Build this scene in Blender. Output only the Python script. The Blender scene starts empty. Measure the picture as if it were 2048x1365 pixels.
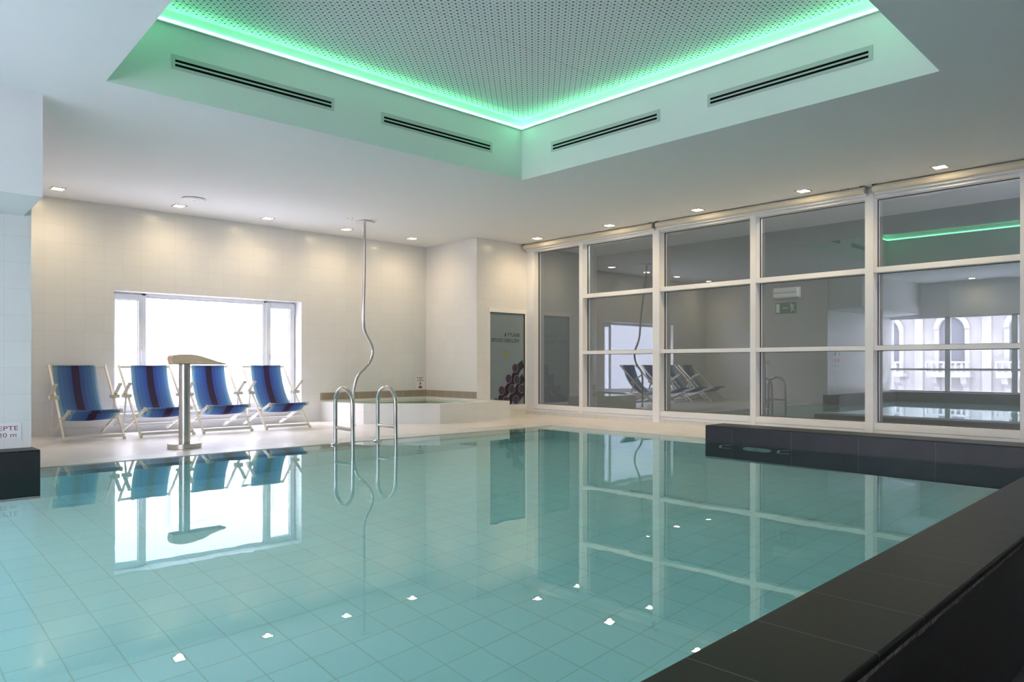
import bpy, bmesh, math, random
from mathutils import Vector, Matrix
random.seed(4)
C = bpy.context.scene.collection
SC = bpy.context.scene
PI = math.pi

# ------------------------------------------------------------------ camera
cam_d = bpy.data.cameras.new('camera'); cam = bpy.data.objects.new('camera', cam_d); C.objects.link(cam)
cam.location = (0, 0, 0.9)
cam.rotation_euler = (PI/2, 0, math.radians(46.808-90))
cam_d.sensor_width = 36; cam_d.lens = 25.81; cam_d.shift_y = 0.0230
cam_d.clip_start = 0.05; cam_d.clip_end = 200
SC.camera = cam
# ------------------------------------------------------------------ view, world, exposure
SC.view_settings.view_transform = 'Standard'; SC.view_settings.look = 'None'
SC.view_settings.gamma = 1; SC.view_settings.use_curve_mapping = False
SC.view_settings.exposure = 0.66
SC.cycles.use_denoising = True
SC.cycles.max_bounces = 12; SC.cycles.diffuse_bounces = 5; SC.cycles.glossy_bounces = 6
SC.cycles.transmission_bounces = 8; SC.cycles.transparent_max_bounces = 12
SC.cycles.caustics_refractive = True; SC.cycles.caustics_reflective = True
SC.cycles.blur_glossy = 0.3; SC.cycles.sample_clamp_indirect = 40.0
W = bpy.data.worlds.new('overcast'); SC.world = W; W.use_nodes = True
bg = W.node_tree.nodes['Background']; bg.inputs[0].default_value = (0.87, 0.875, 1.07, 1); bg.inputs[1].default_value = 11.3
SPOT_W = 19.0
LED_S = 6.8
# daylight entering through the window openings (portals guide sky sampling, they emit nothing)
def portal(loc, rot, sx, sy):
    l = bpy.data.lights.new('window_portal', 'AREA'); l.shape = 'RECTANGLE'; l.size = sx; l.size_y = sy
    l.cycles.is_portal = True
    o = bpy.data.objects.new('window_portal', l); o.location = loc; o.rotation_euler = rot; C.objects.link(o)
portal((-2.7, 3.8, 1.16), (0, PI/2*-1, 0), 2.0, 7.4)
portal((4.15, 10.96, 1.12), (-PI/2, 0, 0), 2.7, 1.5)

# ------------------------------------------------------------------ materials
def newmat(name):
    m = bpy.data.materials.new(name); m.use_nodes = True
    return m, m.node_tree, m.node_tree.nodes['Principled BSDF']
def plain(name, col, rough=0.5, metal=0.0, spec=0.5, noise=0.0, nscale=8, bump=0.0):
    m, t, p = newmat(name)
    p.inputs['Base Color'].default_value = (*col, 1); p.inputs['Roughness'].default_value = rough
    p.inputs['Metallic'].default_value = metal; p.inputs['Specular IOR Level'].default_value = spec
    if noise > 0 or bump > 0:
        tc = t.nodes.new('ShaderNodeTexCoord'); n = t.nodes.new('ShaderNodeTexNoise'); n.inputs['Scale'].default_value = nscale
        n.inputs['Detail'].default_value = 5
        t.links.new(tc.outputs['Object'], n.inputs['Vector'])
        if noise > 0:
            r = t.nodes.new('ShaderNodeValToRGB')
            r.color_ramp.elements[0].position = 0.35; r.color_ramp.elements[1].position = 0.68
            r.color_ramp.elements[0].color = (*[c*(1-noise) for c in col], 1); r.color_ramp.elements[1].color = (*[min(1, c*(1+noise)) for c in col], 1)
            t.links.new(n.outputs[0], r.inputs[0]); t.links.new(r.outputs[0], p.inputs['Base Color'])
        if bump > 0:
            b = t.nodes.new('ShaderNodeBump'); b.inputs['Strength'].default_value = bump; b.inputs['Distance'].default_value = 0.01
            t.links.new(n.outputs[0], b.inputs['Height']); t.links.new(b.outputs[0], p.inputs['Normal'])
    return m
def M_(t, op, a, b=None, c=None):
    n = t.nodes.new('ShaderNodeMath'); n.operation = op
    for i, v in enumerate((a, b, c)):
        if v is None: continue
        if isinstance(v, (int, float)): n.inputs[i].default_value = v
        else: t.links.new(v, n.inputs[i])
    return n.outputs[0]
def tiles(name, col, grout, axes, rough=0.25, width=0.004, bump=0.25, var=0.03, spec=0.5, noise=0.0, coat=0.0):
    """axes: list of (axis letter, tile size, offset); grout lines on each of them, in object space"""
    m, t, p = newmat(name)
    tc = t.nodes.new('ShaderNodeTexCoord'); sp = t.nodes.new('ShaderNodeSeparateXYZ'); t.links.new(tc.outputs['Object'], sp.inputs[0])
    mask = None; cell = None
    for k, (ax, size, off) in enumerate(axes):
        u = M_(t, 'DIVIDE', M_(t, 'SUBTRACT', sp.outputs['XYZ'.index(ax)], off), size)
        fr = M_(t, 'FRACT', u); d = M_(t, 'MINIMUM', fr, M_(t, 'SUBTRACT', 1.0, fr))
        g = M_(t, 'LESS_THAN', d, width/size/2)
        mask = g if mask is None else M_(t, 'MAXIMUM', mask, g)
        cc = M_(t, 'MULTIPLY', M_(t, 'FLOOR', u), 12.37+7.1*k)
        cell = cc if cell is None else M_(t, 'ADD', cell, cc)
    wn = t.nodes.new('ShaderNodeTexWhiteNoise'); wn.noise_dimensions = '1D'; t.links.new(cell, wn.inputs['W'])
    v = M_(t, 'MULTIPLY_ADD', wn.outputs['Value'], 2*var, 1-var)
    if noise > 0:
        n = t.nodes.new('ShaderNodeTexNoise'); n.inputs['Scale'].default_value = 3.5; n.inputs['Detail'].default_value = 6; n.inputs['Roughness'].default_value = 0.65
        t.links.new(tc.outputs['Object'], n.inputs['Vector'])
        v = M_(t, 'MULTIPLY', v, M_(t, 'MULTIPLY_ADD', n.outputs[0], 2*noise, 1-noise))
    vm = t.nodes.new('ShaderNodeVectorMath'); vm.operation = 'SCALE'; vm.inputs[0].default_value = col; t.links.new(v, vm.inputs['Scale'])
    mx = t.nodes.new('ShaderNodeMix'); mx.data_type = 'RGBA'
    t.links.new(mask, mx.inputs['Factor']); t.links.new(vm.outputs[0], mx.inputs['A']); mx.inputs['B'].default_value = (*grout, 1)
    t.links.new(mx.outputs['Result'], p.inputs['Base Color'])
    t.links.new(M_(t, 'MULTIPLY_ADD', mask, 0.4, rough), p.inputs['Roughness'])
    p.inputs['Specular IOR Level'].default_value = spec
    b = t.nodes.new('ShaderNodeBump'); b.inputs['Strength'].default_value = bump; b.inputs['Distance'].default_value = 0.003; b.invert = True
    t.links.new(mask, b.inputs['Height']); t.links.new(b.outputs[0], p.inputs['Normal'])
    return m
def emit(name, col, s):
    m = bpy.data.materials.new(name); m.use_nodes = True; t = m.node_tree; t.nodes.clear()
    e = t.nodes.new('ShaderNodeEmission'); o = t.nodes.new('ShaderNodeOutputMaterial')
    e.inputs[0].default_value = (*col, 1); e.inputs[1].default_value = s; t.links.new(e.outputs[0], o.inputs[0])
    return m
def glass(name, tint, r0, gcol=(1, 1, 1)):
    """flat pane: clear transmission with a reflection that grows at grazing angles, the same from both sides"""
    m = bpy.data.materials.new(name); m.use_nodes = True; t = m.node_tree; t.nodes.clear()
    tr = t.nodes.new('ShaderNodeBsdfTransparent'); tr.inputs[0].default_value = (*tint, 1)
    gl = t.nodes.new('ShaderNodeBsdfGlossy'); gl.inputs['Roughness'].default_value = 0.0; gl.inputs[0].default_value = (*gcol, 1)
    lw = t.nodes.new('ShaderNodeLayerWeight'); lw.inputs[0].default_value = 0.5
    fac = M_(t, 'MULTIPLY_ADD', M_(t, 'POWER', lw.outputs['Facing'], 5.0), 1-r0, r0)
    mx = t.nodes.new('ShaderNodeMixShader'); o = t.nodes.new('ShaderNodeOutputMaterial')
    t.links.new(fac, mx.inputs[0]); t.links.new(tr.outputs[0], mx.inputs[1]); t.links.new(gl.outputs[0], mx.inputs[2]); t.links.new(mx.outputs[0], o.inputs[0])
    return m
TS = 0.225
CREAM = (0.80, 0.79, 0.775); CGR = (0.66, 0.64, 0.60)
m_wx = tiles('wall_tile_x', CREAM, CGR, [('X', TS, 2.015), ('Z', TS, 0.647)], rough=0.22, var=0.012, width=0.003)
m_wy = tiles('wall_tile_y', CREAM, CGR, [('Y', TS, 9.435), ('Z', TS, 0.647)], rough=0.22, var=0.012, width=0.003)
m_paint = plain('white_paint', (0.86, 0.86, 0.86), 0.7, spec=0.3)
m_ceil = plain('ceiling_paint', (0.88, 0.88, 0.88), 0.75, spec=0.3)
m_deck = tiles('deck_tile', (0.75, 0.72, 0.68), (0.36, 0.33, 0.29), [('X', 0.243, 1.499), ('Y', 0.49, 7.88)], rough=0.26, spec=0.6, var=0.03, width=0.005, noise=0.03)
m_coping = tiles('coping_tile', (0.66, 0.66, 0.60), (0.52, 0.51, 0.47), [('X', 0.243, 1.499)], rough=0.3, var=0.02, width=0.003)
m_copingr = tiles('coping_tile_side', (0.74, 0.71, 0.66), (0.62, 0.60, 0.55), [('Y', 0.243, 4.9)], rough=0.3, var=0.02, width=0.003)
m_lip = tiles('lip_tile', (0.50, 0.50, 0.46), (0.45, 0.45, 0.40), [('X', 0.1215, 1.499), ('Y', 0.1215, 7.17)], rough=0.4, var=0.03, width=0.003)
PC = (0.57, 0.93, 0.94); PG = (0.47, 0.74, 0.69)
m_pool = tiles('pool_floor_tile', PC, PG, [('X', 0.2205, 2.33), ('Y', 0.2245, 2.70)], rough=0.4, var=0.02, width=0.007, bump=0.05)
m_poolx = tiles('pool_wall_tile_x', PC, PG, [('X', 0.2205, 2.33), ('Z', 0.2245, 0)], rough=0.4, var=0.02, width=0.006, bump=0.05)
m_pooly = tiles('pool_wall_tile_y', PC, PG, [('Y', 0.2245, 2.70), ('Z', 0.2245, 0)], rough=0.4, var=0.02, width=0.006, bump=0.05)
DK = (0.020, 0.019, 0.021)
m_dkx = tiles('slate_tile_x', DK, (0.09, 0.09, 0.09), [('X', 0.64, 2.137)], rough=0.42, var=0.12, width=0.004, noise=0.35)
m_dky = tiles('slate_tile_y', (0.030, 0.027, 0.034), (0.13, 0.12, 0.13), [('Y', 0.7, 4.39)], rough=0.40, var=0.15, width=0.005, noise=0.4)
m_dktop = tiles('slate_coping_near', (0.007, 0.007, 0.009), (0.17, 0.17, 0.19), [('X', 0.367, 1.896)], spec=0.25, rough=0.42, var=0.12, width=0.004, noise=0.4)
m_dktopy = tiles('slate_coping_side', (0.030, 0.026, 0.023), (0.07, 0.065, 0.06), [('Y', 0.7, 4.39)], rough=0.4, var=0.12, width=0.004, noise=0.4)
m_grout = plain('pale_grout', (0.24, 0.22, 0.19), 0.9, noise=0.3, nscale=40, bump=0.5)
m_entry = tiles('entry_floor_tile', (0.11, 0.105, 0.10), (0.06, 0.06, 0.06), [('X', 0.6, 0), ('Y', 0.6, 0)], rough=0.4, width=0.006)
m_white = plain('white_frame', (0.88, 0.87, 0.86), 0.32)
m_pvc = plain('white_pvc', (0.82, 0.83, 0.85), 0.28)
m_plastic = plain('ivory_plastic', (0.74, 0.70, 0.58), 0.4)
m_gasket = plain('black_gasket', (0.02, 0.02, 0.022), 0.6)
m_steel = plain('brushed_steel', (0.62, 0.60, 0.57), 0.16, metal=1.0)
m_steel2 = plain('satin_steel', (0.58, 0.55, 0.51), 0.26, metal=1.0)
m_wood = plain('beige_laminate', (0.86, 0.62, 0.42), 0.35, noise=0.05, nscale=30)
m_alu = plain('cream_tube', (0.78, 0.74, 0.66), 0.35)
m_blind = plain('blind_cloth', (0.76, 0.68, 0.54), 0.8)
m_black = plain('black_void', (0.008, 0.008, 0.008), 0.9, spec=0.1)
m_grille = plain('grille_metal', (0.58, 0.61, 0.60), 0.45)
m_band = tiles('taupe_tile', (0.36, 0.30, 0.23), (0.52, 0.46, 0.38), [('X', TS, 2.015), ('Y', TS, 9.435)], rough=0.25, width=0.006, var=0.05)
m_curb = tiles('curb_tile', (0.74, 0.71, 0.66), (0.42, 0.40, 0.37), [('Y', 0.225, 5.677)], rough=0.35, width=0.004)
m_spa = tiles('spa_tile', (0.80, 0.80, 0.77), (0.66, 0.66, 0.63), [('X', TS, 6.79), ('Z', 0.2, -0.01)], rough=0.22, width=0.003, var=0.015)
m_glass_part = glass('partition_glass', (0.60, 0.64, 0.63), 0.21, (0.92, 0.97, 0.98))
m_glass_win = glass('window_glass', (0.97, 0.98, 0.98), 0.06)
m_lamp = emit('lamp_glow', (1.0, 0.82, 0.52), 45)
m_lamp_rim = plain('lamp_reflector', (0.8, 0.72, 0.6), 0.2, metal=0.6)
m_led = emit('green_led', (0.16, 1.0, 0.40), LED_S)
m_red = plain('red_print', (0.35, 0.015, 0.03), 0.5)
m_sign = plain('sign_white', (0.82, 0.84, 0.84), 0.35)
m_green = plain('sign_green', (0.012, 0.10, 0.035), 0.4)
m_glow = plain('sign_pale', (0.62, 0.68, 0.52), 0.5)
m_foil = plain('foil_bluegrey', (0.22, 0.28, 0.31), 0.12)
m_ink = plain('dark_print', (0.030, 0.026, 0.025), 0.25)
m_purple = plain('purple_print', (0.075, 0.045, 0.10), 0.25)
m_lime = plain('olive_print', (0.26, 0.28, 0.12), 0.3)
m_fac = plain('facade_stone', (0.55, 0.52, 0.51), 0.8, noise=0.08, nscale=1.5)
m_yard = plain('yard_render', (0.30, 0.30, 0.31), 0.8)
m_yardg = plain('yard_ground', (0.75, 0.75, 0.75), 0.9)
m_facd = plain('facade_window_dark', (0.22, 0.22, 0.25), 0.3)
m_corr = plain('corridor_paint', (0.32, 0.325, 0.31), 0.8)
m_pink = plain('pink_print', (0.70, 0.25, 0.24), 0.5)
m_street = plain('street_paving', (0.66, 0.66, 0.67), 0.9)

def perforated():
    m, t, p = newmat('perforated_board')
    tc = t.nodes.new('ShaderNodeTexCoord'); sp = t.nodes.new('ShaderNodeSeparateXYZ'); t.links.new(tc.outputs['Object'], sp.inputs[0])
    g = 0.0377
    u = M_(t, 'DIVIDE', sp.outputs[0], g); v = M_(t, 'DIVIDE', sp.outputs[1], g)
    fu = M_(t, 'SUBTRACT', M_(t, 'FRACT', u), 0.5); fv = M_(t, 'SUBTRACT', M_(t, 'FRACT', v), 0.5)
    d = M_(t, 'SQRT', M_(t, 'ADD', M_(t, 'MULTIPLY', fu, fu), M_(t, 'MULTIPLY', fv, fv)))
    par = M_(t, 'FLOORED_MODULO', M_(t, 'ADD', M_(t, 'FLOOR', u), M_(t, 'FLOOR', v)), 2.0)
    rad = M_(t, 'MULTIPLY_ADD', par, 0.10, 0.15)
    hole = M_(t, 'LESS_THAN', d, rad)
    # solid margin along the coffer walls
    def inside(o, a, b): return M_(t, 'MULTIPLY', M_(t, 'GREATER_THAN', o, a), M_(t, 'LESS_THAN', o, b))
    mar = M_(t, 'MULTIPLY', inside(sp.outputs[0], 1.60, 5.79), inside(sp.outputs[1], 1.80, 6.01))
    hole = M_(t, 'MULTIPLY', hole, mar)
    fy = M_(t, 'FRACT', M_(t, 'DIVIDE', M_(t, 'SUBTRACT', sp.outputs[1], 3.41), 1.22))
    seam = M_(t, 'LESS_THAN', M_(t, 'MINIMUM', fy, M_(t, 'SUBTRACT', 1.0, fy)), 0.0016)
    hole = M_(t, 'MAXIMUM', hole, M_(t, 'MULTIPLY', seam, 0.6))
    mx = t.nodes.new('ShaderNodeMix'); mx.data_type = 'RGBA'; t.links.new(hole, mx.inputs['Factor'])
    mx.inputs['A'].default_value = (0.88, 0.88, 0.88, 1); mx.inputs['B'].default_value = (0.11, 0.10, 0.09, 1)
    t.links.new(mx.outputs['Result'], p.inputs['Base Color']); p.inputs['Roughness'].default_value = 0.8
    return m
m_perf = perforated()

def water(name, tint, bump):
    m = bpy.data.materials.new(name); m.use_nodes = True; t = m.node_tree; t.nodes.clear()
    g = t.nodes.new('ShaderNodeBsdfGlass'); g.inputs['IOR'].default_value = 1.333; g.inputs['Roughness'].default_value = 0.0
    g.inputs[0].default_value = (*tint, 1)
    o = t.nodes.new('ShaderNodeOutputMaterial'); t.links.new(g.outputs[0], o.inputs[0])
    tc = t.nodes.new('ShaderNodeTexCoord'); n = t.nodes.new('ShaderNodeTexNoise'); n.inputs['Scale'].default_value = 2.2; n.inputs['Detail'].default_value = 3
    t.links.new(tc.outputs['Object'], n.inputs['Vector'])
    b = t.nodes.new('ShaderNodeBump'); b.inputs['Strength'].default_value = bump; b.inputs['Distance'].default_value = 0.01
    t.links.new(n.outputs[0], b.inputs['Height']); t.links.new(b.outputs[0], g.inputs['Normal'])
    return m
m_water = water('pool_water', (0.86, 0.985, 0.98), 0.05)
m_spaw = water('spa_water', (0.78, 0.93, 0.84), 0.10)

def fabric():
    m, t, p = newmat('striped_canvas')
    tc = t.nodes.new('ShaderNodeTexCoord'); sp = t.nodes.new('ShaderNodeSeparateXYZ'); t.links.new(tc.outputs['UV'], sp.inputs[0])
    r = t.nodes.new('ShaderNodeValToRGB'); r.color_ramp.interpolation = 'CONSTANT'
    stops = [(q_, tuple(1.3*v_ for v_ in c_)) for q_, c_ in [(0.0, (0.24, 0.35, 0.42)), (0.05, (0.16, 0.27, 0.37)), (0.10, (0.085, 0.175, 0.32)), (0.20, (0.070, 0.145, 0.31)), (0.30, (0.062, 0.12, 0.29)),
             (0.36, (0.058, 0.10, 0.25)), (0.42, (0.050, 0.038, 0.075)), (0.60, (0.058, 0.10, 0.26)), (0.70, (0.068, 0.135, 0.30)), (0.80, (0.08, 0.17, 0.32)),
             (0.88, (0.13, 0.24, 0.36)), (0.95, (0.22, 0.33, 0.41))]]
    e = r.color_ramp.elements
    e[0].position = 0; e[0].color = (*stops[0][1], 1); e[1].position = stops[-1][0]; e[1].color = (*stops[-1][1], 1)
    for ps, c in stops[1:-1]:
        k = e.new(ps); k.color = (*c, 1)
    t.links.new(sp.outputs[0], r.inputs[0]); t.links.new(r.outputs[0], p.inputs['Base Color']); p.inputs['Roughness'].default_value = 0.85
    p.inputs['Specular IOR Level'].default_value = 0.2
    w = t.nodes.new('ShaderNodeTexWave'); w.inputs['Scale'].default_value = 90; t.links.new(tc.outputs['UV'], w.inputs['Vector'])
    b = t.nodes.new('ShaderNodeBump'); b.inputs['Strength'].default_value = 0.08; t.links.new(w.outputs[1], b.inputs['Height']); t.links.new(b.outputs[0], p.inputs['Normal'])
    tl = t.nodes.new('ShaderNodeBsdfTranslucent'); br = t.nodes.new('ShaderNodeHueSaturation'); br.inputs['Value'].default_value = 1.6
    t.links.new(r.outputs[0], br.inputs['Color']); t.links.new(br.outputs[0], tl.inputs[0])
    mx = t.nodes.new('ShaderNodeMixShader'); mx.inputs[0].default_value = 0.3
    t.links.new(p.outputs[0], mx.inputs[1]); t.links.new(tl.outputs[0], mx.inputs[2])
    t.links.new(mx.outputs[0], t.nodes['Material Output'].inputs[0])
    return m
m_fabric = fabric()

# ------------------------------------------------------------------ mesh helpers
def box(bm, x0, x1, y0, y1, z0, z1):
    v = [bm.verts.new(p) for p in ((x0,y0,z0),(x1,y0,z0),(x1,y1,z0),(x0,y1,z0),(x0,y0,z1),(x1,y0,z1),(x1,y1,z1),(x0,y1,z1))]
    for f in ((0,3,2,1),(4,5,6,7),(0,1,5,4),(1,2,6,5),(2,3,7,6),(3,0,4,7)): bm.faces.new([v[i] for i in f])
def prism(bm, pts, z0, z1):
    """vertical prism over a counter-clockwise xy outline; z0/z1 may be lists per point"""
    n = len(pts); a = z0 if isinstance(z0, (list, tuple)) else [z0]*n; b = z1 if isinstance(z1, (list, tuple)) else [z1]*n
    lo = [bm.verts.new((p[0], p[1], a[i])) for i, p in enumerate(pts)]; hi = [bm.verts.new((p[0], p[1], b[i])) for i, p in enumerate(pts)]
    bm.faces.new(lo[::-1]); bm.faces.new(hi)
    for i in range(n): bm.faces.new((lo[i], lo[(i+1) % n], hi[(i+1) % n], hi[i]))
def extrude(bm, prof, axis, a, b):
    """profile of 2D points extruded along axis from a to b; the 2D points fill the other two axes in xyz order"""
    def P(p, t):
        return {'X': (t, p[0], p[1]), 'Y': (p[0], t, p[1]), 'Z': (p[0], p[1], t)}[axis]
    lo = [bm.verts.new(P(p, a)) for p in prof]; hi = [bm.verts.new(P(p, b)) for p in prof]; n = len(prof)
    bm.faces.new(lo[::-1]); bm.faces.new(hi)
    for i in range(n): bm.faces.new((lo[i], lo[(i+1) % n], hi[(i+1) % n], hi[i]))
def frame_from(d):
    d = d.normalized(); u = d.cross(Vector((0, 0, 1)))
    if u.length < 1e-4: u = d.cross(Vector((0, 1, 0)))
    u.normalize(); return u, d.cross(u).normalized()
def tube(bm, pts, r, seg=16, caps=True):
    pts = [Vector(p) for p in pts]; rings = []
    t0 = (pts[1]-pts[0]).normalized(); u, w = frame_from(t0)
    for i, p in enumerate(pts):
        t = (pts[min(i+1, len(pts)-1)]-pts[max(i-1, 0)]).normalized()
        u = (u - t*u.dot(t)).normalized(); w = t.cross(u)
        rings.append([bm.verts.new(p + (u*math.cos(2*PI*k/seg)+w*math.sin(2*PI*k/seg))*r) for k in range(seg)])
    for a, b in zip(rings, rings[1:]):
        for k in range(seg): bm.faces.new((a[k], a[(k+1) % seg], b[(k+1) % seg], b[k]))
    if caps: bm.faces.new(rings[0][::-1]); bm.faces.new(rings[-1])
def bar(bm, p, q, w, h, side=None):
    """rectangular bar from p to q, w across 'side', h in the third direction"""
    p, q = Vector(p), Vector(q); d = (q-p).normalized(); s = Vector(side) if side else frame_from(d)[0]
    s = (s - d*s.dot(d)).normalized(); t = d.cross(s)
    a = [bm.verts.new(c + s*w/2*i + t*h/2*j) for c in (p, q) for i, j in ((-1,-1),(1,-1),(1,1),(-1,1))]
    for f in ((0,3,2,1),(4,5,6,7),(0,1,5,4),(1,2,6,5),(2,3,7,6),(3,0,4,7)): bm.faces.new([a[i] for i in f])
def disc(bm, c, r, h, seg=40, top_r=None):
    """upright cylinder / frustum of height h starting at c"""
    tr = r if top_r is None else top_r
    lo = [bm.verts.new((c[0]+r*math.cos(2*PI*k/seg), c[1]+r*math.sin(2*PI*k/seg), c[2])) for k in range(seg)]
    hi = [bm.verts.new((c[0]+tr*math.cos(2*PI*k/seg), c[1]+tr*math.sin(2*PI*k/seg), c[2]+h)) for k in range(seg)]
    bm.faces.new(lo[::-1]); bm.faces.new(hi)
    for k in range(seg): bm.faces.new((lo[k], lo[(k+1) % seg], hi[(k+1) % seg], hi[k]))
def spline(ctrl, n=10):
    P = [Vector(c) for c in ctrl]; P = [P[0]*2-P[1]] + P + [P[-1]*2-P[-2]]; out = []
    for i in range(1, len(P)-2):
        for k in range(n):
            t = k/n; a, b, c, d = P[i-1:i+3]
            out.append(0.5*((2*b)+(c-a)*t+(2*a-5*b+4*c-d)*t*t+(3*b-a-3*c+d)*t**3))
    out.append(P[-2]); return out
def obj(name, bm, mat, parent=None, bevel=0, smooth=False, recalc=True):
    if recalc: bmesh.ops.recalc_face_normals(bm, faces=bm.faces)
    me = bpy.data.meshes.new(name); bm.to_mesh(me); bm.free()
    o = bpy.data.objects.new(name, me); C.objects.link(o); me.materials.append(mat)
    if parent is not None:
        o.parent = parent
    if smooth:
        for f in me.polygons: f.use_smooth = True
        if smooth == 'auto':
            me.set_sharp_from_angle(angle=math.radians(40))
    if bevel:
        b = o.modifiers.new('bevel', 'BEVEL'); b.width = bevel; b.segments = 2; b.limit_method = 'ANGLE'
    return o
def bx(name, mat, dims, parent=None, bevel=0):
    bm = bmesh.new(); box(bm, *dims); return obj(name, bm, mat, parent, bevel)
def bxs(name, mat, lst, parent=None, bevel=0):
    bm = bmesh.new()
    for d in lst: box(bm, *d)
    return obj(name, bm, mat, parent, bevel)
def tag(o, label=None, cat=None, group=None, kind=None):
    if label: o['label'] = label
    if cat: o['category'] = cat
    if group: o['group'] = group
    if kind: o['kind'] = kind
    return o
def struct(o, label=None, cat=None): return tag(o, label, cat, kind='structure')
def thing(name, label, cat, loc=(0,0,0), rz=0, group=None):
    o = bpy.data.objects.new(name, None); C.objects.link(o); o.location = loc; o.rotation_euler = (0,0,rz)
    o.empty_display_size = 0.1
    return tag(o, label, cat, group)
def copy_tree(o, parent=None):
    c = o.copy(); C.objects.link(c)
    if parent is not None: c.parent = parent
    for ch in list(o.children): copy_tree(ch, c)
    return c

# ================================================================== SETTING
H = 3.01; YB = 10.687; YC = 9.287; XS = 7.916; XG = 9.07; XW = -2.55; YE = 7.45; XE = 1.31; YN = -3.0
# deck behind and beside the pool
bm = bmesh.new()
V = lambda *p: bm.verts.new(p)
box(bm, XE, 5.9, 7.88, YB+.05, -0.3, 0)
prism(bm, [(5.9,7.88),(8.25,7.88),(9.12,9.3),(9.12,YB+.05),(5.9,YB+.05)], -0.3, [0,0,0.035,0.035,0])
prism(bm, [(8.25,0.9),(9.12,0.9),(9.12,9.3),(8.25,7.88)], -0.3, [0,0.04,0.035,0])
prism(bm, [(7.965,0.9),(8.25,0.9),(8.25,4.739),(7.965,4.739)], -0.3, 0)
struct(obj('floor', bm, m_deck), 'cream tiled pool deck around the pool', 'floor')
bm = bmesh.new(); box(bm, XE+.015, 8.25, 7.5, 7.88, -0.3, 0)
struct(obj('trim_1', bm, m_coping), 'pale tiled gutter edge along the far side of the pool', 'pool edge')
bm = bmesh.new(); box(bm, 7.86, 8.25, 4.739, 7.5, -0.3, 0.0)
struct(obj('trim_2', bm, m_copingr), 'pale tiled gutter edge on the glass wall side of the pool', 'pool edge')
bm = bmesh.new()
extrude(bm, [(7.171,-0.06),(7.171,-0.3),(7.5,-0.3),(7.5,-0.018)], 'X', XE+.015, 7.571)
prism(bm, [(7.571,7.171),(7.86,7.171),(7.86,7.5),(7.571,7.5)], -0.3, [-0.06,-0.018,-0.018,-0.018])
prism(bm, [(7.571,4.739),(7.86,4.739),(7.86,7.171),(7.571,7.171)], -0.3, [-0.06,-0.018,-0.018,-0.06])
struct(obj('trim_3', bm, m_lip), 'shallow submerged lip just below the waterline', 'pool edge')
# basin
PD = -1.25
struct(bx('pool_floor', m_pool, (XW, 8.0, 0.4, 7.6, PD-0.1, PD)), 'pale aqua tiled floor of the swimming pool', 'pool floor')
struct(bx('pool_wall_far', m_poolx, (XE+.015, 7.9, 7.171, 7.5, PD, -0.30)), 'aqua tiled far wall of the pool basin', 'pool wall')
struct(bx('pool_wall_side', m_pooly, (7.571, 7.86, 4.739, 7.171, PD, -0.30)), 'aqua tiled basin wall below the glass partition', 'pool wall')
# dark ledges
LZ = 0.188
def ledge(name, label, pts, mat_side, mat_top, zb):
    bm = bmesh.new(); prism(bm, pts, zb, LZ-0.012)
    o = struct(obj(name, bm, mat_side), label, 'ledge')
    bm = bmesh.new(); prism(bm, pts, LZ-0.012, LZ); obj('coping', bm, mat_top, o, 0.004)
    return o
ledge('side_ledge', 'dark slate-tiled block in front of the glass partition', [(7.571,1.0),(7.965,1.0),(7.965,4.739),(7.571,4.739)], m_dky, m_dktopy, PD)
ledge('end_ledge', 'dark slate-tiled ledge under the white end wall at left', [(XW,7.171),(1.325,7.171),(1.325,YE+.1),(XW,YE+.1)], m_dkx, m_dktop, PD)
ledge('window_ledge', 'dark slate-tiled ledge under the street windows', [(XW-.02,-0.6),(XW+.37,-0.6),(XW+.37,7.171),(XW-.02,7.171)], m_dky, m_dktopy, PD)
yi = lambda x: 1.009+(x-1.332)*0.0411
yo = lambda x: 0.698+(x-1.896)*0.0385
bm = bmesh.new(); prism(bm, [(XW,yo(XW)+.012),(7.965,yo(7.965)+.012),(7.965,yi(7.965)),(XW,yi(XW))], PD, LZ-0.042)
near = struct(obj('near_parapet', bm, m_dkx), 'dark slate-tiled parapet with wide coping in the foreground', 'ledge')
bm = bmesh.new(); prism(bm, [(XW,yo(XW)),(7.965,yo(7.965)),(7.965,yi(7.965)-.001),(XW,yi(XW)-.001)], LZ-0.028, LZ); obj('coping', bm, m_dktop, near, 0.007)
bm = bmesh.new(); n = 160
for i in range(n):
    x0 = XW+(7.9-XW)*i/n; x1 = XW+(7.9-XW)*(i+1)/n
    d = 0.004+0.004*random.random(); zb = LZ-0.042-0.004*random.random()
    prism(bm, [(x0,yo(x0)+d),(x1,yo(x1)+d),(x1,yo(x1)+.06),(x0,yo(x0)+.06)], zb, LZ-0.028)
tag(obj('grout_line', bm, m_grout, near), 'pale uneven grout joint under the coping')
struct(bx('entry_floor', m_entry, (XW, 9.2, YN, 0.95, -0.45, -0.365)), 'dark tiled entrance floor outside the parapet', 'floor')

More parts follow.
